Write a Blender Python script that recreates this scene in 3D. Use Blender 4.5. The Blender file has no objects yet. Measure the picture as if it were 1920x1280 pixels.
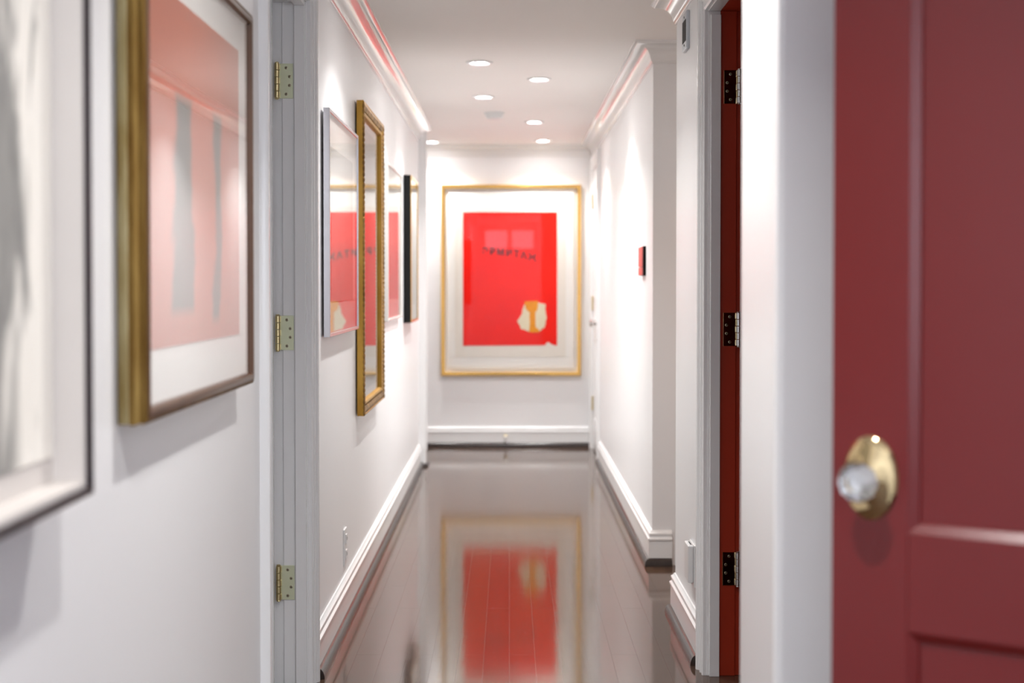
import bpy, bmesh, math, random
from mathutils import Vector, Matrix
random.seed(7)
S = bpy.context.scene
C = S.collection
PI = math.pi

# ------------------------------------------------------------------ camera
cam_d = bpy.data.cameras.new('camera')
cam = bpy.data.objects.new('camera', cam_d); C.objects.link(cam)
cam.location = (0, 0, 1.2)
cam.rotation_euler = (math.radians(90 - 1.2), 0, 0)
cam_d.sensor_width = 36; cam_d.lens = 50.0
cam_d.shift_x = 5 / 1920; cam_d.shift_y = -51.1 / 1920
cam_d.clip_start = 0.05; cam_d.clip_end = 100
cam_d.dof.use_dof = True; cam_d.dof.focus_distance = 4.3; cam_d.dof.aperture_fstop = 2.7
S.camera = cam

# ------------------------------------------------------------------ view and world
S.view_settings.view_transform = 'Standard'; S.view_settings.look = 'None'
S.view_settings.gamma = 1.0; S.view_settings.use_curve_mapping = False
S.view_settings.exposure = 0.62
S.cycles.use_denoising = True
S.cycles.max_bounces = 10; S.cycles.diffuse_bounces = 6; S.cycles.glossy_bounces = 6
S.cycles.sample_clamp_indirect = 6.0
S.cycles.caustics_refractive = False
w = bpy.data.worlds.new('world'); S.world = w; w.use_nodes = True
w.node_tree.nodes['Background'].inputs[0].default_value = (0.75, 0.85, 1.0, 1)
w.node_tree.nodes['Background'].inputs[1].default_value = 1.0

LAMP_W = 6.6
FILL_W = 29.0
WARM = (1.0, 0.985, 0.965)

def area_light(name, loc, rot, sx, sy, power, col):
    l = bpy.data.lights.new(name, 'AREA'); l.shape = 'RECTANGLE'; l.size = sx; l.size_y = sy
    l.energy = power; l.color = col
    o = bpy.data.objects.new(name, l); C.objects.link(o); o.location = loc; o.rotation_euler = rot
    return o
# daylight from the transom in the wall behind the viewer
for tx in (-0.215, 0.225): area_light('transom_daylight', (tx, -2.99, 1.955), (math.radians(90), 0, 0), 0.36, 0.30, 0.3, (0.85, 0.90, 1.0))
# cool fill added through an invented window in the right wall behind the viewer
area_light('side_fill', (1.19, -1.30, 1.45), (0, math.radians(90), 0), 1.1, 1.8, FILL_W, (0.80, 0.87, 1.0))

# ------------------------------------------------------------------ materials
def srgb(r, g, b):
    f = lambda c: (c / 255 / 12.92) if c / 255 <= 0.04045 else ((c / 255 + 0.055) / 1.055) ** 2.4
    return (f(r), f(g), f(b), 1)

def mat(name, col, rough=0.5, metal=0.0, spec=0.5, coat=0.0, coat_r=0.05):
    m = bpy.data.materials.new(name); m.use_nodes = True
    b = m.node_tree.nodes['Principled BSDF']
    b.inputs['Base Color'].default_value = col if len(col) == 4 else (*col, 1)
    b.inputs['Roughness'].default_value = rough; b.inputs['Metallic'].default_value = metal
    b.inputs['Specular IOR Level'].default_value = spec
    b.inputs['Coat Weight'].default_value = coat; b.inputs['Coat Roughness'].default_value = coat_r
    return m

class NT:
    def __init__(s, m): s.m = m; s.t = m.node_tree; s.b = s.t.nodes['Principled BSDF']
    def n(s, kind, **kw):
        x = s.t.nodes.new(kind)
        for k, v in kw.items():
            if hasattr(x, k): setattr(x, k, v)
            else: x.inputs[k.replace('_', ' ')].default_value = v
        return x
    def l(s, a, b): s.t.links.new(a, b)
    def math(s, op, a, b=None, c=None):
        x = s.t.nodes.new('ShaderNodeMath'); x.operation = op
        for i, v in enumerate((a, b, c)):
            if v is None: continue
            if isinstance(v, (int, float)): x.inputs[i].default_value = v
            else: s.l(v, x.inputs[i])
        return x.outputs[0]
    def mix(s, f, a, b):
        x = s.t.nodes.new('ShaderNodeMix'); x.data_type = 'RGBA'
        if isinstance(f, (int, float)): x.inputs[0].default_value = f
        else: s.l(f, x.inputs[0])
        for i, v in ((6, a), (7, b)):
            if isinstance(v, (tuple, list)): x.inputs[i].default_value = v
            else: s.l(v, x.inputs[i])
        return x.outputs[2]

def noise_variation(m, scale, amount, stretch=(1, 1, 1), bump=0.0, bscale=None, bdist=0.001):
    k = NT(m); tc = k.n('ShaderNodeTexCoord'); mp = k.n('ShaderNodeMapping')
    mp.inputs['Scale'].default_value = stretch; k.l(tc.outputs['Object'], mp.inputs['Vector'])
    nz = k.n('ShaderNodeTexNoise'); nz.inputs['Scale'].default_value = scale; nz.inputs['Detail'].default_value = 4
    k.l(mp.outputs[0], nz.inputs['Vector'])
    base = tuple(k.b.inputs['Base Color'].default_value)
    dark = tuple(c * (1 - amount) for c in base[:3]) + (1,)
    k.l(k.mix(nz.outputs['Fac'], dark, base), k.b.inputs['Base Color'])
    if bump:
        nb = k.n('ShaderNodeTexNoise'); nb.inputs['Scale'].default_value = bscale or scale * 5
        k.l(mp.outputs[0], nb.inputs['Vector'])
        bp = k.n('ShaderNodeBump'); bp.inputs['Strength'].default_value = bump; bp.inputs['Distance'].default_value = bdist
        k.l(nb.outputs['Fac'], bp.inputs['Height']); k.l(bp.outputs[0], k.b.inputs['Normal'])
    return m

M = {}
M['wall'] = noise_variation(mat('wall_paint', (0.88, 0.88, 0.89), 0.38, spec=0.35), 3, 0.02, bump=0.12, bscale=180)
M['ceiling'] = noise_variation(mat('ceiling_paint', (0.90, 0.865, 0.84), 0.6, spec=0.3), 3, 0.02)
M['trim'] = noise_variation(mat('trim_gloss_paint', (0.88, 0.885, 0.89), 0.22, spec=0.5), 4, 0.02)
M['crown'] = noise_variation(mat('crown_gloss_paint', (0.88, 0.88, 0.88), 0.10, spec=0.9), 4, 0.02)
M['red_paint'] = noise_variation(mat('red_gloss_paint', (0.19, 0.014, 0.014), 0.3, spec=0.5), 4, 0.08, bump=0.05, bscale=90)
M['red_trim'] = noise_variation(mat('red_trim_paint', (0.40, 0.035, 0.012), 0.35, spec=0.4), 4, 0.08)
M['red_wall'] = noise_variation(mat('red_wall_paint', (0.42, 0.05, 0.015), 0.6, spec=0.3), 3, 0.05)
M['shoe'] = noise_variation(mat('dark_stained_moulding', (0.035, 0.022, 0.018), 0.22), 8, 0.5, (4, 0.4, 4))
M['brass'] = noise_variation(mat('satin_brass', (0.78, 0.66, 0.36), 0.28, metal=1.0), 20, 0.12)
M['brass_leaf'] = noise_variation(mat('brushed_brass_leaf', (0.76, 0.80, 0.58), 0.4, metal=0.5), 20, 0.1)
M['polished_brass'] = noise_variation(mat('polished_brass', (0.72, 0.55, 0.30), 0.08, metal=1.0), 20, 0.05)
M['screw'] = noise_variation(mat('screw_head_metal', (0.40, 0.36, 0.25), 0.35, metal=1.0), 40, 0.2)
M['screw_slot'] = mat('screw_recess', (0.04, 0.035, 0.02), 0.6)
M['nickel'] = noise_variation(mat('polished_nickel', (0.80, 0.80, 0.78), 0.12, metal=1.0), 20, 0.05)
M['black'] = noise_variation(mat('black_lacquer', (0.008, 0.008, 0.008), 0.6, spec=0.15), 6, 0.2)
M['white_plastic'] = noise_variation(mat('white_plastic', (0.78, 0.78, 0.78), 0.3), 5, 0.02)
M['grey_plastic'] = noise_variation(mat('pale_grey_plastic', (0.62, 0.66, 0.70), 0.35), 5, 0.03)
M['dark_slot'] = mat('dark_recess', (0.02, 0.02, 0.02), 0.7)
M['salmon'] = noise_variation(mat('gloss_plastic_red_reflection', (0.80, 0.24, 0.22), 0.15), 5, 0.04)  # pink stands for the red picture's reflection in the glossy keypad
M['mat_board'] = noise_variation(mat('white_mat_board', (0.84, 0.83, 0.80), 0.8, spec=0.2), 30, 0.02)
M['paper'] = noise_variation(mat('cream_paper', (0.80, 0.76, 0.69), 0.8, spec=0.2), 12, 0.06)
M['silver'] = noise_variation(mat('brushed_silver', (0.62, 0.62, 0.66), 0.22, metal=1.0), 8, 0.06, (1, 1, 8))
M['white_frame'] = noise_variation(mat('pearl_white_frame', (0.72, 0.71, 0.69), 0.25, metal=0.0), 8, 0.04)
M['dark_frame'] = noise_variation(mat('dark_walnut_edge', (0.030, 0.018, 0.024), 0.35), 12, 0.5, (1, 1, 0.2))
M['cream_frame'] = noise_variation(mat('cream_liner', (0.64, 0.60, 0.57), 0.6), 10, 0.05)
M['walnut'] = noise_variation(mat('walnut_lip', (0.13, 0.055, 0.022), 0.35), 14, 0.5, (1, 1, 0.2))
M['gold'] = noise_variation(mat('gilt_leaf', (0.80, 0.52, 0.16), 0.25, metal=1.0), 25, 0.25)
M['bright_gold'] = noise_variation(mat('bright_gold_metal', (0.95, 0.60, 0.18), 0.2, metal=1.0), 12, 0.06)

def gilt_weathered(name, a, b, rough, stretch=0.2):
    m = mat(name, a, rough, metal=0.9); k = NT(m)
    tc = k.n('ShaderNodeTexCoord'); nz = k.n('ShaderNodeTexNoise'); nz.inputs['Scale'].default_value = 28; nz.inputs['Detail'].default_value = 8
    mp = k.n('ShaderNodeMapping'); mp.inputs['Scale'].default_value = (1, 1, stretch); k.l(tc.outputs['Object'], mp.inputs['Vector']); k.l(mp.outputs[0], nz.inputs['Vector'])
    cr = k.n('ShaderNodeValToRGB'); cr.color_ramp.elements[0].position = 0.30; cr.color_ramp.elements[1].position = 0.70
    cr.color_ramp.elements[0].color = b; cr.color_ramp.elements[1].color = a
    k.l(nz.outputs['Fac'], cr.inputs[0]); k.l(cr.outputs[0], k.b.inputs['Base Color'])
    bp = k.n('ShaderNodeBump'); bp.inputs['Strength'].default_value = 0.4; bp.inputs['Distance'].default_value = 0.002
    k.l(nz.outputs['Fac'], bp.inputs['Height']); k.l(bp.outputs[0], k.b.inputs['Normal'])
    return m
M['old_gilt'] = gilt_weathered('weathered_gilt', (0.30, 0.19, 0.055, 1), (0.12, 0.055, 0.008, 1), 0.42)
M['old_gilt_pale'] = gilt_weathered('weathered_pale_gilt', (0.50, 0.44, 0.26, 1), (0.26, 0.18, 0.06, 1), 0.45)
M['gold_side'] = gilt_weathered('gilt_side', (0.55, 0.33, 0.07, 1), (0.40, 0.21, 0.035, 1), 0.4)
M['gold_carved'] = gilt_weathered('carved_gilt', (0.50, 0.30, 0.10, 1), (0.10, 0.05, 0.02, 1), 0.32)

# glass over the pictures: clear sheet whose reflection follows the angle
def glass_mat(ior=1.5):
    m = bpy.data.materials.new('picture_glass'); m.use_nodes = True
    t = m.node_tree; t.nodes.clear()
    out = t.nodes.new('ShaderNodeOutputMaterial'); mx = t.nodes.new('ShaderNodeMixShader')
    tr = t.nodes.new('ShaderNodeBsdfTransparent'); gl = t.nodes.new('ShaderNodeBsdfGlossy'); fr = t.nodes.new('ShaderNodeFresnel')
    gl.inputs['Roughness'].default_value = 0.0; fr.inputs['IOR'].default_value = ior
    a1 = t.nodes.new('ShaderNodeMath'); a1.operation = 'ADD'; a1.inputs[1].default_value = 1.0
    d1 = t.nodes.new('ShaderNodeMath'); d1.operation = 'DIVIDE'; m2 = t.nodes.new('ShaderNodeMath'); m2.operation = 'MULTIPLY'; m2.inputs[1].default_value = 2.0
    t.links.new(fr.outputs[0], a1.inputs[0]); t.links.new(fr.outputs[0], m2.inputs[0]); t.links.new(m2.outputs[0], d1.inputs[0]); t.links.new(a1.outputs[0], d1.inputs[1])   # both faces of the sheet
    ge = t.nodes.new('ShaderNodeNewGeometry'); iv = t.nodes.new('ShaderNodeMath'); iv.operation = 'SUBTRACT'; iv.inputs[0].default_value = 1.0
    mu = t.nodes.new('ShaderNodeMath'); mu.operation = 'MULTIPLY'   # only the outer face of the sheet reflects
    t.links.new(ge.outputs['Backfacing'], iv.inputs[1]); t.links.new(iv.outputs[0], mu.inputs[0]); t.links.new(d1.outputs[0], mu.inputs[1])
    t.links.new(mu.outputs[0], mx.inputs[0]); t.links.new(tr.outputs[0], mx.inputs[1]); t.links.new(gl.outputs[0], mx.inputs[2])
    t.links.new(mx.outputs[0], out.inputs[0])
    return m
M['glass'] = glass_mat()
M['clear_glass'] = glass_mat(1.33)

def crystal():
    m = mat('cut_crystal', (0.97, 0.98, 1.0), 0.02); b = m.node_tree.nodes['Principled BSDF']
    b.inputs['Transmission Weight'].default_value = 1.0; b.inputs['IOR'].default_value = 1.6
    return m
M['crystal'] = crystal()

def emis(name, col, strength):
    m = bpy.data.materials.new(name); m.use_nodes = True
    b = m.node_tree.nodes['Principled BSDF']; b.inputs['Base Color'].default_value = (*col, 1)
    b.inputs['Emission Color'].default_value = (*col, 1); b.inputs['Emission Strength'].default_value = strength
    return m
M['lens'] = emis('lamp_lens', (1.0, 0.96, 0.94), 110.0)
M['pane'] = emis('daylight_pane', (0.80, 0.88, 1.0), 1.0)

# glossy dark stained floorboards running down the hall
def floor_mat():
    m = mat('dark_stained_floorboards', (0.05, 0.03, 0.025), 0.085, spec=0.38)
    k = NT(m); tc = k.n('ShaderNodeTexCoord'); mp = k.n('ShaderNodeMapping')
    mp.inputs['Rotation'].default_value = (0, 0, PI / 2); k.l(tc.outputs['Object'], mp.inputs['Vector'])
    br = k.n('ShaderNodeTexBrick'); br.offset = 0.37; br.offset_frequency = 2
    for nme, v in (('Scale', 1.0), ('Brick Width', 1.05), ('Row Height', 0.0825), ('Mortar Size', 0.0011), ('Mortar Smooth', 0.3), ('Bias', 0.0)):
        br.inputs[nme].default_value = v
    br.inputs['Color1'].default_value = (0.100, 0.056, 0.034, 1); br.inputs['Color2'].default_value = (0.080, 0.045, 0.029, 1)
    br.inputs['Mortar'].default_value = (0.02, 0.012, 0.010, 1)
    k.l(mp.outputs[0], br.inputs['Vector'])
    mp2 = k.n('ShaderNodeMapping'); mp2.inputs['Scale'].default_value = (26, 1.6, 1); k.l(tc.outputs['Object'], mp2.inputs['Vector'])
    gr = k.n('ShaderNodeTexNoise'); gr.inputs['Scale'].default_value = 3; gr.inputs['Detail'].default_value = 6
    k.l(mp2.outputs[0], gr.inputs['Vector'])
    k.l(k.mix(k.math('MULTIPLY', gr.outputs['Fac'], 0.5), br.outputs['Color'], (0.03, 0.019, 0.016, 1)), k.b.inputs['Base Color'])
    wv = k.n('ShaderNodeTexNoise'); wv.inputs['Scale'].default_value = 4.5; wv.inputs['Detail'].default_value = 2
    k.l(tc.outputs['Object'], wv.inputs['Vector'])
    h = k.math('ADD', k.math('MULTIPLY', br.outputs['Fac'], -0.30), k.math('MULTIPLY', gr.outputs['Fac'], 0.05))
    h = k.math('ADD', h, k.math('MULTIPLY', wv.outputs['Fac'], 0.42))
    bp = k.n('ShaderNodeBump'); bp.inputs['Strength'].default_value = 0.35; bp.inputs['Distance'].default_value = 0.0025
    k.l(h, bp.inputs['Height']); k.l(bp.outputs[0], k.b.inputs['Normal'])
    return m
M['floor'] = floor_mat()

# ------------------------------------------------------------------ mesh helpers
def obj(name, bm, m, parent=None, smooth=False, bevel=0.0, label=None):
    bmesh.ops.recalc_face_normals(bm, faces=bm.faces)
    me = bpy.data.meshes.new(name); bm.to_mesh(me); bm.free()
    if smooth:
        for p in me.polygons: p.use_smooth = True
        me.set_sharp_from_angle(angle=math.radians(35))
    o = bpy.data.objects.new(name, me); C.objects.link(o)
    for x in (m if isinstance(m, (list, tuple)) else [m]): me.materials.append(x)
    if parent: o.parent = parent
    if bevel:
        b = o.modifiers.new('bevel', 'BEVEL'); b.width = bevel; b.segments = 2; b.limit_method = 'ANGLE'
    if label: o['label'] = label
    return o

def bx(bm, a, b, mi=0):
    xs, ys, zs = sorted((a[0], b[0])), sorted((a[1], b[1])), sorted((a[2], b[2]))
    v = [bm.verts.new((xs[i], ys[j], zs[k])) for i in (0, 1) for j in (0, 1) for k in (0, 1)]
    for f in ((0, 1, 3, 2), (4, 6, 7, 5), (0, 4, 5, 1), (2, 3, 7, 6), (0, 2, 6, 4), (1, 5, 7, 3)):
        bm.faces.new([v[i] for i in f]).material_index = mi
    return bm

def box(name, a, b, m, parent=None, bevel=0.0, label=None):
    return obj(name, bx(bmesh.new(), a, b), m, parent, bevel=bevel, label=label)

def lathe(bm, prof, seg=32, mt=None, capa=True, capb=True):
    """prof: (r, h) pairs about local z."""
    mt = mt or Matrix.Identity(4); rings = []
    for r, h in prof:
        rings.append([bm.verts.new(mt @ Vector((r * math.cos(2 * PI * i / seg), r * math.sin(2 * PI * i / seg), h))) for i in range(seg)])
    for a, b in zip(rings, rings[1:]):
        for i in range(seg): bm.faces.new((a[i], a[(i + 1) % seg], b[(i + 1) % seg], b[i]))
    if capa: bm.faces.new(rings[0][::-1])
    if capb: bm.faces.new(rings[-1])
    return bm

def sweep(bm, path, prof, N, closed=False, side=1.0):
    """Mitred moulding: prof = (a, b): a sideways from the path in its plane, b along N."""
    N = Vector(N).normalized(); P = [Vector(p) for p in path]; n = len(P); rings = []
    def sd(i, j):
        d = (P[j] - P[i]).normalized(); return d.cross(N).normalized() * side
    for i in range(n):
        if closed: s1, s2 = sd((i - 1) % n, i), sd(i, (i + 1) % n)
        elif i == 0: s1 = s2 = sd(0, 1)
        elif i == n - 1: s1 = s2 = sd(n - 2, n - 1)
        else: s1, s2 = sd(i - 1, i), sd(i, i + 1)
        mv = s1 + s2; mv = mv / max(mv.dot(s1), 1e-6) if mv.length > 1e-6 else s1
        rings.append([bm.verts.new(P[i] + mv * a + N * b) for a, b in prof])
    k = len(prof)
    for i in range(n if closed else n - 1):
        A, B = rings[i], rings[(i + 1) % n]
        for j in range(k): bm.faces.new((A[j], A[(j + 1) % k], B[(j + 1) % k], B[j]))
    if not closed:
        bm.faces.new(rings[0][::-1]); bm.faces.new(rings[-1])
    return bm

def tag(o, label, cat, group=None):
    o['label'] = label; o['category'] = cat
    if group: o['group'] = group
    return o
def thing(name, loc, label, cat, group=None, rot=(0, 0, 0)):
    o = bpy.data.objects.new(name, None); C.objects.link(o); o.location = loc; o.rotation_euler = rot
    o.empty_display_size = 0.1
    return tag(o, label, cat, group)
def struct(o, label=None):
    o['kind'] = 'structure'
    if label: o['label'] = label
    return o
def sempty(name, loc, label=None, rot=(0, 0, 0)):
    o = bpy.data.objects.new(name, None); C.objects.link(o); o.location = loc; o.rotation_euler = rot
    return struct(o, label)

# ------------------------------------------------------------------ setting
CZ = 2.225                     # ceiling height
HD = 2.03                      # door head
XL, XR, XN = -0.596, 0.611, 0.605
LT = 0.115                     # wall thickness

fl = struct(box('floor', (-3.2, -3.2, -0.06), (3.2, 10.7, 0.0), M['floor']), 'glossy dark stained plank floor')
ce = struct(box('ceiling', (-3.2, -3.2, CZ), (3.2, 10.7, CZ + 0.06), M['ceiling']), 'smooth white ceiling')

bm = bmesh.new()               # left wall, open for the door and ending where the hall turns left
bx(bm, (XL - LT, -3.0, 0), (XL, 3.46, CZ)); bx(bm, (XL - LT, 4.22, 0), (XL, 9.40, CZ)); bx(bm, (XL - LT, 3.46, HD + 0.02), (XL, 4.22, CZ))
struct(obj('wall_left', bm, M['wall']), 'long white left wall hung with framed pictures')
bm = bmesh.new()               # room behind the left door
bx(bm, (-2.6, 2.3, 0), (-2.5, 5.6, CZ)); bx(bm, (-2.5, 2.3, 0), (XL - LT, 2.4, CZ)); bx(bm, (-2.5, 5.5, 0), (XL - LT, 5.6, CZ))
struct(obj('wall_left_room', bm, M['wall']), 'white walls of the room behind the left door')
struct(box('wall_back', (-3.1, 10.50, 0), (2.0, 10.62, CZ), M['wall']), 'white end wall of the hall under the red picture')
bm = bmesh.new()               # side of the turning hall
bx(bm, (-2.2, 9.29, 0), (XL - LT, 9.40, CZ)); bx(bm, (-2.3, 9.29, 0), (-2.2, 10.5, CZ))
struct(obj('wall_side_hall', bm, M['wall']), 'white walls of the side hall turning left')

bm = bmesh.new()               # far right wall with a closed door and its return face
bx(bm, (XR, 6.06, 0), (XR + LT, 9.64, CZ)); bx(bm, (XR, 10.40, 0), (XR + LT, 10.50, CZ)); bx(bm, (XR, 9.64, HD + 0.02), (XR + LT, 10.40, CZ))
bx(bm, (XR + LT, 6.06, 0), (2.2, 6.175, CZ))
struct(obj('wall_right_far', bm, M['wall']), 'white right wall beyond the side passage')
bm = bmesh.new()
bx(bm, (XN, 4.34 + 0.02, 0), (XN + LT, 5.16, CZ)); bx(bm, (XN + LT, 5.045, 0), (2.2, 5.16, CZ)); bx(bm, (2.2, 5.045, 0), (2.3, 6.175, CZ))
bx(bm, (XN, 3.56, HD + 0.02), (XN + LT, 4.36, CZ)); bx(bm, (XN, 2.54, 0), (XN + LT, 3.56, CZ))
struct(obj('wall_right', bm, M['wall']), 'white right wall around the red doorway')
bm = bmesh.new()
bx(bm, (2.2, 2.54, 0), (2.3, 5.045, CZ)); bx(bm, (XN + LT, 5.035, 0), (2.2, 5.045, CZ)); bx(bm, (XN + LT, 2.54, 0), (2.2, 2.55, CZ))
struct(obj('wall_red_room', bm, M['red_wall']), 'red painted walls of the room on the right')

# thick white return that narrows the hall on the right, with an eased corner
bm = bmesh.new(); bx(bm, (0.4125, 2.20, 0), (1.60, 2.54, CZ))
struct(obj('wall_partition', bm, M['trim'], bevel=0.012), 'thick white wall end standing left of the open red door')
bm = bmesh.new()
bx(bm, (1.20, -3.0, 0), (1.32, -2.2, CZ)); bx(bm, (1.20, -0.4, 0), (1.32, 0.80, CZ)); bx(bm, (1.20, -2.2, 0), (1.32, -0.4, 0.90)); bx(bm, (1.20, -2.2, 2.0), (1.32, -0.4, CZ)); bx(bm, (1.20, 1.62, 0), (1.32, 2.20, CZ)); bx(bm, (1.20, 0.80, HD + 0.02), (1.32, 1.62, CZ))
bx(bm, (1.9, 0.6, 0), (2.0, 1.8, CZ)); bx(bm, (1.32, 0.6, 0), (1.9, 0.7, CZ)); bx(bm, (1.32, 1.75, 0), (1.9, 1.85, CZ))
struct(obj('wall_right_near', bm, M['wall']), 'white wall that carries the open red door')
bm = bmesh.new()               # wall behind the camera, pierced by the window
bx(bm, (XL - LT, -3.12, 0), (-0.44, -3.0, CZ)); bx(bm, (0.44, -3.12, 0), (1.32, -3.0, CZ))
bx(bm, (-0.44, -3.12, 0), (0.44, -3.0, 1.78)); bx(bm, (-0.44, -3.12, 2.13), (0.44, -3.0, CZ))
struct(obj('wall_entry', bm, M['wall']), 'wall behind the viewer with the transom')
def window(name, loc, rz, W, H, bars, label):
    w1 = sempty(name, loc, label, rot=(0, 0, rz))
    bm = bmesh.new(); bx(bm, (-W / 2, -0.03, 0), (W / 2, -0.02, H)); obj('pane', bm, M['pane'], w1)
    bm = bmesh.new(); q = 0.025
    for a, b in [((-W / 2, 0), (-W / 2 + q, H)), ((W / 2 - q, 0), (W / 2, H)), ((-W / 2, 0), (W / 2, q)), ((-W / 2, H - q), (W / 2, H))] + [((c - 0.03, 0), (c + 0.03, H)) for c in bars]:
        bx(bm, (a[0], -0.02, a[1]), (b[0], 0.03, b[1]))
    obj('window_frame', bm, M['trim'], w1)
window('window_1', (0, -3.06, 1.78), 0, 0.88, 0.35, [0.01], 'two pane transom at the near end of the hall')
window('fill_window', (1.26, -1.30, 0.90), PI / 2, 1.80, 1.10, [-0.3, 0.3], 'wide added window for fill light in the right wall behind the viewer')  # unseen opening, added to carry the fill light

# ------------------------------------------------------------------ mouldings
BASE = [(0, 0), (0.016, 0), (0.016, 0.108), (0.020, 0.110), (0.020, 0.116), (0.013, 0.121), (0.012, 0.128), (0.015, 0.131), (0.015, 0.138), (0.008, 0.143), (0.005, 0.150), (0, 0.150)]
SHOE = [(0.016, 0.0)] + [(0.016 + 0.019 * math.cos(t), 0.033 * math.sin(t)) for t in [0, 0.35, 0.7, 1.05, 1.4, PI / 2]]
COVE = [(0, -0.088), (0.006, -0.088), (0.006, -0.082), (0.010, -0.080), (0.010, -0.074)] + \
       [(0.076 - 0.062 * math.cos(t), -0.072 + 0.058 * math.sin(t)) for t in [0.05, 0.3, 0.55, 0.8, 1.05, 1.3, 1.52]] + \
       [(0.078, -0.009), (0.083, -0.007), (0.085, 0.0), (0, 0.0)]
CASE = [(0, 0), (0, 0.010), (0.006, 0.014), (0.012, 0.011), (0.030, 0.012), (0.034, 0.016), (0.040, 0.016), (0.044, 0.012), (0.060, 0.014), (0.066, 0.021), (0.072, 0.023), (0.080, 0.023), (0.084, 0.018), (0.086, 0)]

def run(name, pts, prof, z, m, side, label=None):
    bm = bmesh.new(); sweep(bm, [(x, y, z) for x, y in pts], prof, (0, 0, 1), side=side)
    return struct(obj(name, bm, m, smooth=True), label)

# side=+1: profile grows to the right of the travel direction
L_far = [(XL, 4.315), (XL, 9.355)]
L_near = [(XL, -3.0), (XL, 3.365)]
R_near = [(XN + 0.4, 5.16), (XN, 5.16), (XN, 4.456)]
R_far = [(XR, 9.545), (XR, 6.06), (XR + 0.083, 6.06)]
END = [(-2.2, 10.5), (0.59, 10.5)]
k = 0
for nm, pts in (('baseboard_left', L_far), ('baseboard_left_near', L_near), ('baseboard_right', R_far), ('baseboard_right_near', R_near), ('baseboard_back', END)):
    side = 1
    run(nm, pts, BASE, 0, M['trim'], side, 'white stepped baseboard')
    k += 1
    sp = pts
    if nm == 'baseboard_left': sp = [(XL, 4.30), (XL, 9.36)]
    run('trim_%d' % k, sp, SHOE, 0, M['shoe'], side, 'dark stained quarter round at the foot of the baseboard')
for pts in ([(XL, -3.0), (XL, 9.40)], [(XR, 10.5), (XR, 6.06), (2.2, 6.06)], [(2.2, 5.16), (XN, 5.16), (XN, 2.54)], [(-2.2, 10.5), (XR, 10.5)]):
    k += 1
    run('trim_%d' % k, pts, COVE, CZ, M['crown'], 1, 'white cove crown moulding')

def casing(yf, yn, x, nx, label, inner=0.004):
    """U-shaped casing on a wall plane x, facing nx, around an opening yn..yf."""
    global k; k += 1
    pts = [(x, yn - inner, 0), (x, yn - inner, HD + inner), (x, yf + inner, HD + inner), (x, yf + inner, 0)]
    bm = bmesh.new(); sweep(bm, pts, CASE, (nx, 0, 0), side=(-1 if nx > 0 else 1))
    return struct(obj('trim_%d' % k, bm, M['trim'], smooth=True), label)
casing(4.20, 3.48, XL, 1, 'white fluted casing around the left doorway')
casing(4.34, 3.58, XN, -1, 'white fluted casing around the red doorway')
casing(10.38, 9.66, XR, -1, 'white casing around the far right door')
casing(1.60, 0.82, 1.20, -1, 'white casing of the near red door')
k += 1                         # casing on the return face in the side passage
bm = bmesh.new(); sweep(bm, [(0.782, 6.06, 0), (0.782, 6.06, 2.0), (1.60, 6.06, 2.0), (1.60, 6.06, 0)], [(-a + 0.086 - 0.086, b) for a, b in CASE], (0, -1, 0), side=-1)
struct(obj('trim_%d' % k, bm, M['trim'], smooth=True), 'casing of the door in the side passage')
# full height corner post where the hall turns left
k += 1
bm = bmesh.new(); bx(bm, (XL - LT - 0.01, 9.36, 0), (-0.552, 9.50, CZ - 0.001)); bx(bm, (-0.552, 9.40, 0.10), (-0.546, 9.46, CZ - 0.001))
struct(obj('trim_%d' % k, bm, M['trim'], bevel=0.003), 'white corner post where the hall turns left')
k += 1
bm = bmesh.new(); sweep(bm, [(XL, 9.36, 0), (-0.552, 9.36, 0), (-0.552, 9.50, 0)], [(a - 0.016, b * 0.6) for a, b in SHOE], (0, 0, 1), side=1)
struct(obj('trim_%d' % k, bm, M['shoe']), 'dark shoe moulding at the foot of the corner post')

# jambs
def jamb(label, parts):
    global k; k += 1
    bm = bmesh.new(); ms = [M['trim'], M['red_trim']]
    for a, b, mi in parts: bx(bm, a, b, mi)
    return struct(obj('trim_%d' % k, bm, ms, bevel=0.0015), label)
z1 = HD
jamb('white hinge jamb and stop of the left doorway', [
    ((XL, 4.20, 0), (-0.669, 4.22, z1), 0), ((-0.600, 4.188, 0), (-0.632, 4.20, z1 - 0.012), 0), ((-0.669, 4.206, 0), (-0.715, 4.22, z1), 0),
    ((XL, 3.46, 0), (-0.711, 3.48, z1), 0), ((XL, 3.46, z1), (-0.711, 4.22, z1 + 0.02), 0), ((-0.600, 3.48, z1 - 0.012), (-0.632, 4.20, z1), 0)])
jamb('hinge jamb of the right doorway, white to the stop and red inside', [
    ((XN, 4.34, 0), (0.6425, 4.36, z1), 0), ((0.6425, 4.34, 0), (0.692, 4.36, z1), 1), ((0.692, 4.346, 0), (0.735, 4.36, z1), 1),
    ((0.612, 4.328, 0), (0.6425, 4.34, z1 - 0.012), 0),
    ((XN, 3.56, 0), (0.6425, 3.58, z1), 0), ((0.6425, 3.56, 0), (0.72, 3.58, z1), 1), ((XN, 3.56, z1), (0.6425, 4.36, z1 + 0.02), 0), ((0.6425, 3.56, z1), (0.72, 4.36, z1 + 0.02), 1)])
jamb('white jamb of the far right door', [
    ((XR, 10.38, 0), (XR + LT, 10.40, z1), 0), ((XR, 9.64, 0), (XR + LT, 9.66, z1), 0), ((XR, 9.64, z1), (XR + LT, 10.40, z1 + 0.02), 0)])
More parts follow.
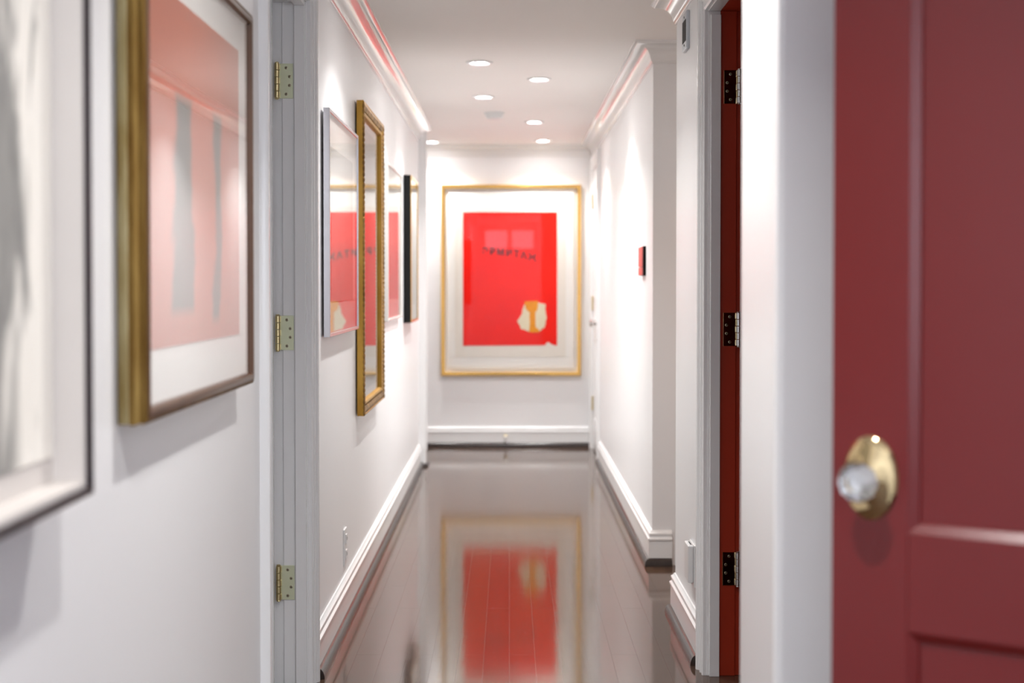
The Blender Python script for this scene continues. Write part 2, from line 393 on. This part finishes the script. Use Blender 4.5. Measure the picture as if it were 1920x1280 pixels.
jamb('jamb of the near red door', [
    ((1.20, 1.60, 0), (1.32, 1.62, z1), 0), ((1.20, 0.80, 0), (1.32, 0.82, z1), 0), ((1.20, 0.80, z1), (1.32, 1.62, z1 + 0.02), 0)])

# ------------------------------------------------------------------ doors
def door_leaf(name, loc, rotz, W, H, T, m, label, panels, hand=1):
    """local x runs from the free edge (0) to the hinge edge (W); the face looks to -y."""
    r = sempty(name, loc, label, rot=(0, 0, rotz))
    bm = bmesh.new(); t = T
    xs = [0.0, 0.108, W / 2 - 0.05, W / 2 + 0.05, W - 0.108, W] if panels[1] == 2 else [0.0, 0.108, W - 0.108, W]
    cols = [(xs[1], xs[2]), (xs[3], xs[4])] if panels[1] == 2 else [(xs[1], xs[2])]
    for a, b in ([(xs[0], xs[1]), (xs[-2], xs[-1])] + ([(xs[2], xs[3])] if panels[1] == 2 else [])):
        bx(bm, (a, -t / 2, 0.008), (b, t / 2, H))
    rails = panels[0]
    for a, b in rails:
        for ca, cb in cols: bx(bm, (ca, -t / 2, a), (cb, t / 2, b))
    obj('door_stile_and_rail_frame', bm, m, r, bevel=0.0015)
    for (a0, a1), (b0, b1) in zip(rails, rails[1:]):
        for ca, cb in cols:
            bm = bmesh.new(); bx(bm, (ca, -t / 2 + 0.013, a1), (cb, t / 2 - 0.013, b0))
            for s, yy in ((-1, -t / 2 + 0.013), (1, t / 2 - 0.013)):
                pts = [(ca, yy, a1), (cb, yy, a1), (cb, yy, b0), (ca, yy, b0)]
                cx, cz = (ca + cb) / 2, (a1 + b0) / 2
                prof = [(0, 0), (0, 0.0125), (0.0125, 0.0046), (0.0140, 0.0)]
                sweep(bm, pts, prof, (0, s, 0), closed=True, side=(1 if s > 0 else -1))
            obj('door_panel', bm, m, r)
    return r

rails = [(0.008, 0.20), (0.722, 0.858), (1.90, HD - 0.01)]
ang = math.atan2(-0.545, 0.839)
d1 = door_leaf('door_1', (0.461, 2.000, 0.004), ang, 0.76, HD - 0.008, 0.035, M['red_paint'], 'red painted panelled door standing ajar in the right foreground with a crystal knob', (rails, 1))
# (the leaf's visible face lies 17 mm towards the viewer)
hd = bpy.data.objects.new('door_knob', None); C.objects.link(hd); hd.parent = d1; hd.location = (0.056, -0.0175, 0.930); hd['label'] = 'faceted clear crystal knob on a tall polished brass backplate'
mt = Matrix.Rotation(PI / 2, 4, 'X')
bm = bmesh.new(); lathe(bm, [(0.058, 0.0), (0.058, 0.003), (0.053, 0.007), (0.040, 0.009), (0.030, 0.012), (0.016, 0.016), (0.013, 0.022)], 48, mt)
for v in bm.verts: v.co.x *= 0.66
obj('backplate', bm, M['polished_brass'], hd, smooth=True)
bm = bmesh.new(); lathe(bm, [(0.011, 0.016), (0.011, 0.030), (0.015, 0.033), (0.015, 0.037)], 24, mt)
obj('knob_shank', bm, M['nickel'], hd, smooth=True)
bm = bmesh.new(); lathe(bm, [(0.015, 0.036), (0.024, 0.044), (0.0275, 0.052), (0.0275, 0.058), (0.021, 0.068), (0.012, 0.072)], 10, mt)
obj('crystal_knob', bm, M['crystal'], hd)

def hinge(parent, loc, rotz, leaf_m, barrel_m, sgn, label):
    """Leaf lies in the local xz plane facing -y, running from the barrel at x=0 to x=sgn*0.047."""
    h = bpy.data.objects.new('hinge', None); C.objects.link(h); h.parent = parent
    h.matrix_parent_inverse = Matrix.Identity(4); h.location = loc; h.rotation_euler = (0, 0, rotz); h['label'] = label
    H = 0.102
    bm = bmesh.new(); bx(bm, (sgn * 0.005, -0.0025, -H / 2), (sgn * 0.046, 0, H / 2)); obj('hinge_leaf', bm, leaf_m, h, bevel=0.0006)
    bm = bmesh.new()
    for i in range(5):
        a = -H / 2 + i * H / 5; off = 0.0
        lathe(bm, [(0.0068, a + 0.0006), (0.0075, a + 0.0012), (0.0075, a + H / 5 - 0.0012), (0.0068, a + H / 5 - 0.0006)], 16, Matrix.Translation((0, -0.009, 0)))
    for s in (-1, 1):
        lathe(bm, [(0.006, s * H / 2), (0.0065, s * (H / 2 + 0.002)), (0.004, s * (H / 2 + 0.004))], 16, Matrix.Translation((0, -0.009, 0)))
    obj('hinge_knuckle', bm, barrel_m, h, smooth=True)
    bm = bmesh.new()
    for i in (0, 2, 4): bx(bm, (sgn * -0.004, -0.0125, -H / 2 + i * H / 5 + 0.001), (sgn * 0.0085, -0.0015, -H / 2 + (i + 1) * H / 5 - 0.001))
    obj('hinge_wrap', bm, barrel_m, h, bevel=0.0015)
    for i, (sx, sz) in enumerate(((0.026, 0.0385), (0.036, 0.0128), (0.036, -0.0128), (0.026, -0.0385))):
        bm = bmesh.new(); ms = Matrix.Translation((sgn * sx, -0.0024, sz)) @ mt
        lathe(bm, [(0.0048, 0.0), (0.0046, 0.0008), (0.003, 0.0012)], 16, ms)
        for f in list(bm.faces): f.material_index = 0
        lathe(bm, [(0.0018, 0.0011), (0.0016, 0.0014)], 8, ms)
        n = len(bm.faces)
        for f in list(bm.faces)[-10:]: f.material_index = 1
        obj('screw', bm, [M['screw'], M['screw_slot']], h)
    return h

# left door, swung fully into its room
d2 = sempty('door_2', (-0.683, 4.17, 0.008), 'white door swung open into the left room, hung on three brass hinges')
bm = bmesh.new()
bx(bm, (-0.76, -0.040, 0), (-0.008, -0.002, HD - 0.012))
o = obj('door_leaf', bm, M['trim'], d2, bevel=0.001); o.rotation_euler = (0, 0, math.radians(5)); 
for z in (1.790, 1.049, 0.309):
    hinge(d2, (0.0005, 0.0295, z), 0, M['brass_leaf'], M['brass'], 1, 'satin brass butt hinge screwed to the white jamb')
# right door, swung into the red room
d3 = sempty('door_3', (0.700, 4.325, 0.008), 'red door swung open into the right room, hung on three brass hinges')
bm = bmesh.new()
bx(bm, (0.012, -0.006, 0), (0.76, 0.030, HD - 0.012))
o = obj('door_leaf', bm, M['red_paint'], d3, bevel=0.001); o.rotation_euler = (0, 0, math.radians(4))
for z in (1.800, 1.063, 0.330):
    hinge(d3, (-0.0015, 0.0145, z - 0.008), 0, M['polished_brass'], M['nickel'], -1, 'polished hinge screwed to the red jamb')
# far right door, closed
d4 = door_leaf('door_4', (XR + 0.0195, 9.664, 0.004), PI / 2, 0.712, HD - 0.008, 0.035, M['trim'], 'closed white door at the far right end of the hall', ([(0.008, 0.22), (0.80, 0.94), (1.90, HD - 0.01)], 1))
for z in (1.80, 1.06, 0.33):
    h = bpy.data.objects.new('hinge', None); C.objects.link(h); h.parent = d4; h.location = (0.714, 0.021, z); h['label'] = 'small brass hinge barrel'
    bm = bmesh.new(); lathe(bm, [(0.007, -0.05), (0.007, 0.05)], 12); bx(bm, (-0.020, -0.004, -0.05), (0.014, 0.0, 0.05))
    obj('hinge_knuckle', bm, M['brass'], h)
    h.location.y = 0.0235
d4k = bpy.data.objects.new('door_knob', None); C.objects.link(d4k); d4k.parent = d4; d4k.location = (0.055, 0.0175, 0.93)
bm = bmesh.new(); lathe(bm, [(0.030, 0), (0.030, 0.004), (0.012, 0.008), (0.010, 0.03), (0.024, 0.04), (0.027, 0.052), (0.018, 0.062)], 24, Matrix.Rotation(-PI / 2, 4, 'X'))
obj('knob_body', bm, M['nickel'], d4k, smooth=True)
# door in the side passage
d5 = door_leaf('door_5', (0.802, 6.045, 0.004), 0, 0.796, 1.995, 0.022, M['trim'], 'white door in the side passage', ([(0.008, 0.22), (0.80, 0.94), (1.87, 1.99)], 1))

# ------------------------------------------------------------------ pictures on the left wall
def flat(bm, x, y0, y1, z0, z1, t=0.002, mi=0):
    return bx(bm, (x - t, y0, z0), (x, y1, z1), mi)

def rect_path(x, y0, y1, z0, z1): return [(x, y0, z0), (x, y1, z0), (x, y1, z1), (x, y0, z1)]

def wall_picture(name, y0, y1, z0, z1, back, front, prof, fm, label, glass_x, mat_w, art_mat, group=None, art_rect=None, mats=None, cat='picture', matm=None):
    """prof: list of (inward from the outer edge, fraction of depth) points."""
    r = thing(name, (XL, (y0 + y1) / 2, z0), label, cat, group)
    off = Vector((-XL, -(y0 + y1) / 2, -z0))
    def P(nm, bm, m, **kw):
        for v in bm.verts: v.co += off
        return obj(nm, bm, m, r, **kw)
    bm = bmesh.new(); sweep(bm, rect_path(back, y0, y1, z0, z1), prof, (1, 0, 0), closed=True, side=-1)
    fr = P('frame', bm, fm, smooth=True)
    iw = max(a for a, b in prof)
    ax = glass_x - 0.007
    ins = iw - 0.003
    bm = bmesh.new(); flat(bm, ax - 0.002, y0 + ins, y1 - ins, z0 + ins, z1 - ins, 0.003)
    bd = P('mat_board', bm, matm or M['mat_board'])
    a = art_rect or (y0 + iw + mat_w, y1 - iw - mat_w, z0 + iw + mat_w, z1 - iw - mat_w)
    bm = bmesh.new(); flat(bm, ax, a[0], a[1], a[2], a[3], 0.0012)
    P('artwork', bm, art_mat)
    bm = bmesh.new(); bx(bm, (glass_x - 0.0005, y0 + ins, z0 + ins), (glass_x, y1 - ins, z1 - ins))
    P('glass', bm, M['glass'])
    return r, P

def art_base(name, col, rough=0.7):
    m = mat(name, col, rough, spec=0.2); k = NT(m); tc = k.n('ShaderNodeTexCoord')
    sp = k.n('ShaderNodeSeparateXYZ'); k.l(tc.outputs['Object'], sp.inputs[0])
    return m, k, sp.outputs[1], sp.outputs[2], tc

# charcoal drawing in the deep box frame
def art_charcoal():
    m, k, y, z, tc = art_base('charcoal_drawing', (0.8, 0.77, 0.7, 1))
    mp = k.n('ShaderNodeMapping'); mp.inputs['Scale'].default_value = (1, 5.0, 1.6); k.l(tc.outputs['Object'], mp.inputs['Vector'])
    nz = k.n('ShaderNodeTexNoise'); nz.inputs['Scale'].default_value = 2.6; nz.inputs['Detail'].default_value = 3; nz.inputs['Distortion'].default_value = 0.8
    k.l(mp.outputs[0], nz.inputs['Vector'])
    # figure column to the left of the sheet
    dy = k.math('ADD', y, -0.285)
    g = k.math('ADD', k.math('MULTIPLY', dy, -3.2), nz.outputs['Fac'])
    cr = k.n('ShaderNodeValToRGB'); e = cr.color_ramp.elements
    e[0].position = 0.50; e[0].color = (0, 0, 0, 1); e[1].position = 0.68; e[1].color = (1, 1, 1, 1)
    k.l(g, cr.inputs[0])
    n2 = k.n('ShaderNodeTexNoise'); n2.inputs['Scale'].default_value = 9; n2.inputs['Detail'].default_value = 5; k.l(mp.outputs[0], n2.inputs['Vector'])
    ink = k.mix(n2.outputs['Fac'], (0.02, 0.025, 0.03, 1), (0.36, 0.35, 0.33, 1))
    k.l(k.mix(k.math('MULTIPLY', cr.outputs[0], 0.85), k.mix(n2.outputs['Fac'], (0.88, 0.85, 0.79, 1), (0.90, 0.86, 0.78, 1)), ink), k.b.inputs['Base Color'])
    return m
Y1A, Y1B, Z1A, Z1B = 0.98, 1.80, 0.935, 1.80
prof1 = [(0, 0), (0, 0.064), (0.004, 0.066), (0.010, 0.066), (0.010, 0.020), (0.004, 0.0)]
r1, P1 = wall_picture('framed_drawing', Y1A, Y1B, Z1A, Z1B, XL + 0.004, None, prof1, M['dark_frame'],
    'charcoal drawing on cream paper in a deep dark box frame, nearest on the left wall', XL + 0.062, 0.03, art_charcoal(), cat='picture', art_rect=(Y1A + 0.05, Y1B - 0.026, Z1A + 0.05, Z1B - 0.05), matm=M['cream_frame'])
bm = bmesh.new(); sweep(bm, rect_path(XL + 0.006, Y1A + 0.0102, Y1B - 0.0102, Z1A + 0.0102, Z1B - 0.0102), [(0, 0.002), (0, 0.056), (0.007, 0.056), (0.007, 0.002)], (1, 0, 0), closed=True, side=-1)
P1('liner', bm, M['cream_frame'], label='cream inner liner')
# unglazed drawing sits deep in the box
for c in list(r1.children):
    if c.name.split('.')[0] == 'glass': bpy.data.objects.remove(c); continue
    if c.name.split('.')[0] in ('mat_board', 'artwork'): c.location.x -= 0.030

# abstract print in the gilded frame
def art_stripes():
    m, k, y, z, tc = art_base('red_bar_print', (0.62, 0.12, 0.07, 1))
    nz = k.n('ShaderNodeTexNoise'); nz.inputs['Scale'].default_value = 5; nz.inputs['Detail'].default_value = 5; k.l(tc.outputs['Object'], nz.inputs['Vector'])
    wob = k.math('MULTIPLY', k.math('ADD', nz.outputs['Fac'], -0.5), 0.17)
    yy = k.math('ADD', y, wob)
    def bar(c, w, zt, zb):
        a = k.math('SUBTRACT', w, k.math('ABSOLUTE', k.math('SUBTRACT', yy, c)))
        t = k.math('MULTIPLY', k.math('SUBTRACT', zt, z), 1.0); b = k.math('SUBTRACT', z, zb)
        return k.math('MINIMUM', k.math('MAXIMUM', k.math('MULTIPLY', k.math('MINIMUM', k.math('MINIMUM', a, t), b), 45.0), 0.0), 1.0)
    f = k.math('MAXIMUM', bar(-0.155, 0.075, 0.54, 0.15), bar(0.12, 0.045, 0.54, 0.13))
    red = k.mix(nz.outputs['Fac'], (0.56, 0.13, 0.05, 1), (0.44, 0.09, 0.04, 1))
    k.l(k.mix(f, red, (0.09, 0.09, 0.08, 1)), k.b.inputs['Base Color'])
    return m
Y2A, Y2B, Z2A, Z2B = 2.157, 3.056, 0.992, 1.772
prof2 = [(0, 0), (0, 0.016), (0.001, 0.018), (-0.003, 0.021), (-0.003, 0.026), (0.001, 0.030), (0.001, 0.036), (0.003, 0.044), (0.008, 0.046), (0.016, 0.045), (0.020, 0.038), (0.020, 0.0)]
r2, P2 = wall_picture('framed_print', Y2A, Y2B, Z2A, Z2B, XL + 0.003, None, prof2, M['walnut'],
    'red print with grey bars in a weathered gilt frame beside the left doorway', XL + 0.042, 0.04, art_stripes(), art_rect=(2.23, 2.955, 1.097, 1.683))
bm = bmesh.new(); pth = rect_path(XL + 0.003, Y2A, Y2B, Z2A, Z2B)
sweep(bm, pth, [(-0.0045, 0.0), (-0.0050, 0.012), (-0.003, 0.0165), (-0.001, 0.0165), (-0.001, 0.0)], (1, 0, 0), closed=True, side=-1)
P2('gilt_band', bm, M['old_gilt_pale'], smooth=True, label='pale weathered gilt edge')
bm = bmesh.new()
sweep(bm, pth, [(-0.0055, 0.0165), (-0.0065, 0.022), (-0.0055, 0.027), (-0.003, 0.032), (-0.0045, 0.036), (-0.0035, 0.041), (0.002, 0.044), (0.004, 0.040), (0.001, 0.0165)], (1, 0, 0), closed=True, side=-1)
P2('gilt_band', bm, M['old_gilt'], smooth=True, label='brown weathered gilt edge')

# silver framed picture
def art_grey():
    m, k, y, z, tc = art_base('pale_grey_print', (0.5, 0.52, 0.5, 1))
    nz = k.n('ShaderNodeTexNoise'); nz.inputs['Scale'].default_value = 4; nz.inputs['Detail'].default_value = 3; k.l(tc.outputs['Object'], nz.inputs['Vector'])
    k.l(k.mix(nz.outputs['Fac'], (0.42, 0.44, 0.42, 1), (0.58, 0.58, 0.55, 1)), k.b.inputs['Base Color'])
    return m
AG = art_grey()
thin = lambda d, w=0.012: [(0, 0), (0, d - 0.001), (0.001, d), (w - 0.001, d), (w, d - 0.001), (w, 0)]
wall_picture('framed_print', 4.515, 5.376, 1.032, 1.760, XL + 0.007, None, thin(0.020), M['silver'],
    'grey print in a slim brushed silver frame, hanging just past the left doorway', XL + 0.024, 0.10, AG)
# carved gold frame
prof4 = [(0, 0), (0, 0.026), (0.004, 0.028), (0.010, 0.024), (0.034, 0.020), (0.042, 0.024), (0.050, 0.022), (0.054, 0.014), (0.054, 0)]
r4, P4 = wall_picture('framed_picture', 5.50, 6.367, 0.690, 1.911, XL + 0.007, None, prof4, M['gold_side'],
    'tall picture in a carved gold frame, lowest hanging on the left wall', XL + 0.018, 0.03, AG)
bm = bmesh.new()               # carved gadroon ribs around the face
def rib(cy, cz, ay, az, L, wid):
    n = 6; rings = []
    for i in range(n + 1):
        t = i / n; h = math.sin(PI * t) * 0.007 + 0.0005
        c = Vector((XL + 0.007 + 0.0225 + h * 0.8, cy + ay * (t - 0.5) * L, cz + az * (t - 0.5) * L))
        q = []
        for j in range(5):
            u = (j / 4 - 0.5) * wid
            q.append(bm.verts.new(c + Vector((-0.010 if j in (0, 4) else 0.001 * (2 - abs(j - 2)), az * u, -ay * u))))
        rings.append(q)
    for a, b in zip(rings, rings[1:]):
        for j in range(4): bm.faces.new((a[j], a[j + 1], b[j + 1], b[j]))
st = 0.017
for i in range(int((6.367 - 5.50 - 0.02) / st)):
    yv = 5.513 + i * st
    rib(yv, 1.911 - 0.020, 0, 1, 0.030, st * 0.9); rib(yv, 0.690 + 0.020, 0, 1, 0.030, st * 0.9)
for i in range(int((1.911 - 0.690 - 0.06) / st)):
    zv = 0.722 + i * st
    rib(5.50 + 0.020, zv, 1, 0, 0.030, st * 0.9); rib(6.367 - 0.020, zv, 1, 0, 0.030, st * 0.9)
P4('carved_ornament', bm, M['gold_carved'], smooth=True, label='ribbed carving around the face')
for yv in (5.502, 6.365):      # scalloped edge bead on each upright
    bm = bmesh.new(); N_ = int((1.911 - 0.690) / 0.0035)
    lathe(bm, [(0.0026 + 0.0026 * abs(math.sin(i * 0.0035 / 0.022 * PI)), 0.691 + i * 0.0035) for i in range(N_)], 10, Matrix.Translation((XL + 0.0335, yv, 0)))
    P4('beading', bm, M['gold_carved'], smooth=True)
# white frame
wall_picture('framed_print', 6.75, 7.62, 1.025, 1.782, XL + 0.003, None, thin(0.019), M['white_frame'],
    'print in a slim pearl white frame between carved gold and black frames', XL + 0.018, 0.09, AG)
# black sided frame with gold face
r6, P6 = wall_picture('framed_picture', 7.99, 8.60, 0.984, 1.814, XL + 0.003, None, thin(0.040, 0.010), M['black'],
    'picture in a deep black box frame with thin gold face, farthest left', XL + 0.0425, 0.09, AG)
bm = bmesh.new(); sweep(bm, rect_path(XL + 0.043, 7.992, 8.598, 0.986, 1.812), [(0, 0), (0, 0.003), (0.014, 0.003), (0.014, 0)], (1, 0, 0), closed=True, side=-1)
P6('face_strip', bm, M['bright_gold'], label='thin gold face strip')

# ------------------------------------------------------------------ large red picture on the end wall
YE = 10.5
x0, x1, e0, e1 = -0.475, 0.500, 0.555, 1.905
rp = thing('framed_collage', (0.0125, YE, e0), 'large red collage with cream and orange patch, thin gold frame, on end wall', 'picture')
OFF = Vector((-0.0125, -YE, -e0))
def PE(nm, bm, m, parent=None, **kw):
    for v in bm.verts: v.co += OFF
    return obj(nm, bm, m, parent or rp, **kw)
yb = YE - 0.004
bm = bmesh.new(); sweep(bm, [(x0, yb, e0), (x1, yb, e0), (x1, yb, e1), (x0, yb, e1)], [(0, 0), (0, 0.030), (0.003, 0.034), (0.012, 0.036), (0.024, 0.034), (0.028, 0.028), (0.028, 0)], (0, -1, 0), closed=True, side=1)
PE('frame', bm, M['bright_gold'], smooth=True)
bm = bmesh.new(); bx(bm, (x0 + 0.024, yb - 0.010, e0 + 0.024), (x1 - 0.024, yb - 0.004, e1 - 0.024)); PE('mat_board', bm, M['mat_board'])
bm = bmesh.new(); bx(bm, (-0.40, yb - 0.012, 0.665), (0.415, yb - 0.010, 1.775)); PE('backing_sheet', bm, M['paper'])

def red_sheet():
    m = mat('red_inked_paper', (0.78, 0.018, 0.010, 1), 0.9, spec=0.0); k = NT(m); tc = k.n('ShaderNodeTexCoord')
    nz = k.n('ShaderNodeTexNoise'); nz.inputs['Scale'].default_value = 3.5; nz.inputs['Detail'].default_value = 4; k.l(tc.outputs['Object'], nz.inputs['Vector'])
    k.l(k.mix(nz.outputs['Fac'], (0.80, 0.010, 0.010, 1), (0.95, 0.022, 0.008, 1)), k.b.inputs['Base Color'])
    return m
def poly_prism(bm, pts, y, t):
    a = [bm.verts.new((px, y, pz)) for px, pz in pts]; b = [bm.verts.new((px, y - t, pz)) for px, pz in pts]
    bm.faces.new(a); bm.faces.new(b[::-1])
    n = len(pts)
    for i in range(n): bm.faces.new((a[i], a[(i + 1) % n], b[(i + 1) % n], b[i]))
    return bm
RX0, RX1, RZ0, RZ1 = -0.341, 0.352, 0.748, 1.732
bm = bmesh.new()
poly_prism(bm, [(RX0, RZ0), (0.262, RZ0 + 0.004), (0.275, RZ0 + 0.022), (0.292, RZ0 + 0.028), (0.305, RZ0 + 0.014), (0.335, RZ0 + 0.003), (RX1, RZ0 + 0.001), (RX1, RZ1), (RX0, RZ1)], yb - 0.012, 0.002)
art = PE('artwork', bm, red_sheet())
def jag(pts, amp, n=5):
    out = []
    for (ax, az), (bx_, bz) in zip(pts, pts[1:] + pts[:1]):
        for i in range(n):
            t = i / n; out.append((ax + (bx_ - ax) * t + random.uniform(-amp, amp), az + (bz - az) * t + random.uniform(-amp, amp)))
    return out
M['torn'] = noise_variation(mat('torn_cream_paper', (0.80, 0.72, 0.52), 0.8), 20, 0.15)
M['orange'] = noise_variation(mat('ochre_paint', (0.95, 0.36, 0.004), 0.8, spec=0.1), 30, 0.35, (1, 1, 4))
bm = bmesh.new(); poly_prism(bm, jag([(0.105, 1.050), (0.140, 1.065), (0.262, 1.060), (0.275, 0.960), (0.262, 0.885), (0.225, 0.860), (0.150, 0.850), (0.085, 0.872), (0.062, 0.930), (0.090, 0.975)], 0.004), yb - 0.014, 0.002)
PE('torn_patch', bm, M['torn'], art)
bm = bmesh.new(); poly_prism(bm, jag([(0.112, 1.075), (0.215, 1.080), (0.205, 1.010), (0.190, 0.995), (0.196, 0.885), (0.222, 0.868), (0.222, 0.848), (0.145, 0.848), (0.150, 0.885), (0.150, 0.995), (0.122, 1.015)], 0.002, 3), yb - 0.016, 0.0015)
PE('ribbon_patch', bm, M['orange'], art)
bm = bmesh.new(); poly_prism(bm, [(0.135, 1.055), (0.158, 1.050), (0.158, 0.998), (0.140, 0.985)], yb - 0.0176, 0.0002)
bm.free()
# stencilled row of letters across the red sheet
tc_ = bpy.data.curves.new('lettering', 'FONT'); tc_.body = 'ЭРМИТАЖ'; tc_.size = 0.070; tc_.space_character = 1.4; tc_.extrude = 0.0008; tc_.offset = 0.002
to = bpy.data.objects.new('tmp', tc_); C.objects.link(to)
dg = bpy.context.evaluated_depsgraph_get(); me = bpy.data.meshes.new_from_object(to.evaluated_get(dg)); bpy.data.objects.remove(to)
xs = [v.co.x for v in me.vertices]; wd = max(xs) - min(xs); sc = 0.40 / wd
for v in me.vertices:
    X = (v.co.x - min(xs)) * sc; Y = v.co.y * 1.0; Z = v.co.z
    zz = 1.415 + Y - 0.055 * (X / 0.40) ** 2 + 0.008
    v.co = Vector((-0.200 + X, yb - 0.0158 - Z, zz)) + OFF
M['ink'] = noise_variation(mat('black_ink', (0.03, 0.006, 0.012), 0.7), 40, 0.5)
me.materials.append(M['ink']); lo = bpy.data.objects.new('lettering', me); C.objects.link(lo); lo.parent = art
bm = bmesh.new(); bx(bm, (x0 + 0.024, yb - 0.022, e0 + 0.024), (x1 - 0.024, yb - 0.0215, e1 - 0.024)); PE('glass', bm, M['clear_glass'])
rp.rotation_euler = (0, 0, 0)

# ------------------------------------------------------------------ ceiling fittings
def downlight(x, y, label, col=WARM, k_=1.0):
    r = thing('recessed_light', (x, y, CZ), label, 'ceiling light', 'round recessed downlights in the hall ceiling')
    bm = bmesh.new(); lathe(bm, [(0.034, 0.012), (0.040, -0.002), (0.046, -0.007), (0.056, -0.008), (0.062, -0.005), (0.063, -0.0005)], 40, capa=False, capb=False)
    obj('trim_ring', bm, M['white_plastic'], r, smooth=True)
    bm = bmesh.new(); lathe(bm, [(0.034, -0.0005), (0.034, -0.0015)], 40)
    obj('lens', bm, M['lens'], r, label='glowing lens')
    l = bpy.data.lights.new('lamp', 'AREA'); l.shape = 'DISK'; l.size = 0.064; l.energy = LAMP_W * k_; l.spread = math.radians(118); l.color = col
    o = bpy.data.objects.new('lamp', l); C.objects.link(o); o.parent = r; o.location = (0, 0, -0.004)
    return r
for x, y, lab in ((-0.03, 1.18, 'white recessed downlight over the near end of the hall by the red door'),
                  (0.05, 2.45, 'white recessed downlight above the weathered gilt frame'),
                  (-0.14, 4.85, 'white recessed downlight above the silver frame'),
                  (-0.137, 6.59, 'round recessed downlight nearest in view, left of the ceiling centre'),
                  (0.150, 7.12, 'round recessed downlight second nearest in view, right of centre'),
                  (-0.14, 7.79, 'round recessed downlight just in front of the smoke detector'),
                  (0.157, 8.99, 'round recessed downlight just beyond the smoke detector, right of centre'),
                  (0.240, 10.16, 'round recessed downlight over the right top corner of the red picture'),
                  (-0.555, 10.24, 'round recessed downlight at the far left where the hall turns')):
    downlight(x, y, lab, WARM, 0.72 if y > 10 else 1.0)
downlight(-1.6, 3.9, 'round recessed downlight in the left room')
downlight(1.45, 5.62, 'warm recessed downlight in the side passage', (1.0, 0.52, 0.22), 0.26)
r = thing('smoke_detector', (-0.09, 8.52, CZ), 'small round off-white smoke detector on the ceiling among the downlights', 'smoke detector')
bm = bmesh.new(); lathe(bm, [(0.062, 0), (0.062, -0.010), (0.058, -0.012)], 36); obj('base', bm, M['white_plastic'], r, smooth=True)
bm = bmesh.new(); lathe(bm, [(0.054, -0.012), (0.054, -0.022), (0.046, -0.036), (0.030, -0.042), (0.010, -0.043)], 36); obj('cover', bm, M['white_plastic'], r, smooth=True)

# ------------------------------------------------------------------ wall fittings
r = thing('wall_outlet', (XL, 5.115, 0.255), 'white double socket low on the left wall below the silver frame', 'outlet')
bm = bmesh.new(); bx(bm, (0, -0.035, -0.066), (0.006, 0.035, 0.066)); obj('cover_plate', bm, M['white_plastic'], r, bevel=0.002)
for z in (-0.028, 0.028):
    bm = bmesh.new(); bx(bm, (0.006, -0.016, z - 0.018), (0.010, 0.016, z + 0.018)); s = obj('socket', bm, M['white_plastic'], r, bevel=0.002)
    bm = bmesh.new(); bx(bm, (0.010, -0.008, z - 0.004), (0.0104, -0.005, z + 0.008)); bx(bm, (0.010, 0.005, z - 0.004), (0.0104, 0.008, z + 0.008)); obj('slot', bm, M['dark_slot'], s)
r = thing('night_light', (XN, 4.655, 0.285), 'slim white plug-in box low on the right wall beside the red doorway', 'night light')
bm = bmesh.new(); bx(bm, (0, -0.060, -0.068), (-0.006, 0.060, 0.068)); obj('wall_plate', bm, M['white_plastic'], r, bevel=0.002)
bm = bmesh.new(); bx(bm, (-0.006, -0.050, -0.056), (-0.024, 0.050, 0.066)); s = obj('housing', bm, M['white_plastic'], r, bevel=0.004)
bm = bmesh.new(); bx(bm, (-0.010, -0.030, 0.066), (-0.014, 0.030, 0.0664)); obj('vent_slot', bm, M['dark_slot'], s)
r = thing('door_chime', (XN, 4.84, 2.056), 'narrow grey chime plate high on the right wall beside the casing', 'chime')
bm = bmesh.new(); bx(bm, (0, -0.055, -0.064), (-0.012, 0.055, 0.064)); obj('backplate', bm, M['grey_plastic'], r, bevel=0.003)
bm = bmesh.new(); bx(bm, (-0.012, -0.045, -0.036), (-0.0135, 0.045, 0.036)); obj('grille', bm, M['dark_slot'], r)
for z in (-0.046, 0.048):
    bm = bmesh.new(); lathe(bm, [(0.004, 0), (0.004, 0.0015)], 12, Matrix.Translation((-0.012, 0, z)) @ Matrix.Rotation(-PI / 2, 4, 'Y')); obj('screw', bm, M['screw_slot'], r)
r = thing('wall_keypad', (XR, 6.45, 1.305), 'slim black backed keypad with painted reflection on its face on the far right wall', 'keypad')
bm = bmesh.new(); bx(bm, (0, -0.085, -0.066), (-0.012, 0.085, 0.066)); obj('backplate', bm, M['black'], r, bevel=0.001)
bm = bmesh.new(); bx(bm, (-0.012, -0.083, -0.026), (-0.019, 0.083, 0.064)); obj('upper_cover', bm, M['salmon'], r, bevel=0.002, label='upper cover with painted red reflection')
bm = bmesh.new(); bx(bm, (-0.012, -0.083, -0.064), (-0.019, 0.083, -0.028)); obj('lower_cover', bm, M['salmon'], r, bevel=0.002, label='lower flap with painted red reflection')
r = thing('door_stop', (-0.028, YE - 0.016, 0.078), 'small brass door stop with a pale tip on the end wall baseboard', 'door stop')
my = Matrix.Rotation(PI / 2, 4, 'X')
bm = bmesh.new(); lathe(bm, [(0.014, 0), (0.014, 0.004), (0.008, 0.008)], 20, my); obj('base', bm, M['brass'], r, smooth=True)
bm = bmesh.new(); lathe(bm, [(0.005, 0.006), (0.005, 0.070)], 12, my); obj('rod', bm, M['brass'], r, smooth=True)
bm = bmesh.new(); lathe(bm, [(0.009, 0.068), (0.012, 0.074), (0.012, 0.084), (0.008, 0.088)], 16, my); obj('rubber_tip', bm, M['mat_board'], r, smooth=True, label='pale rubber tip')
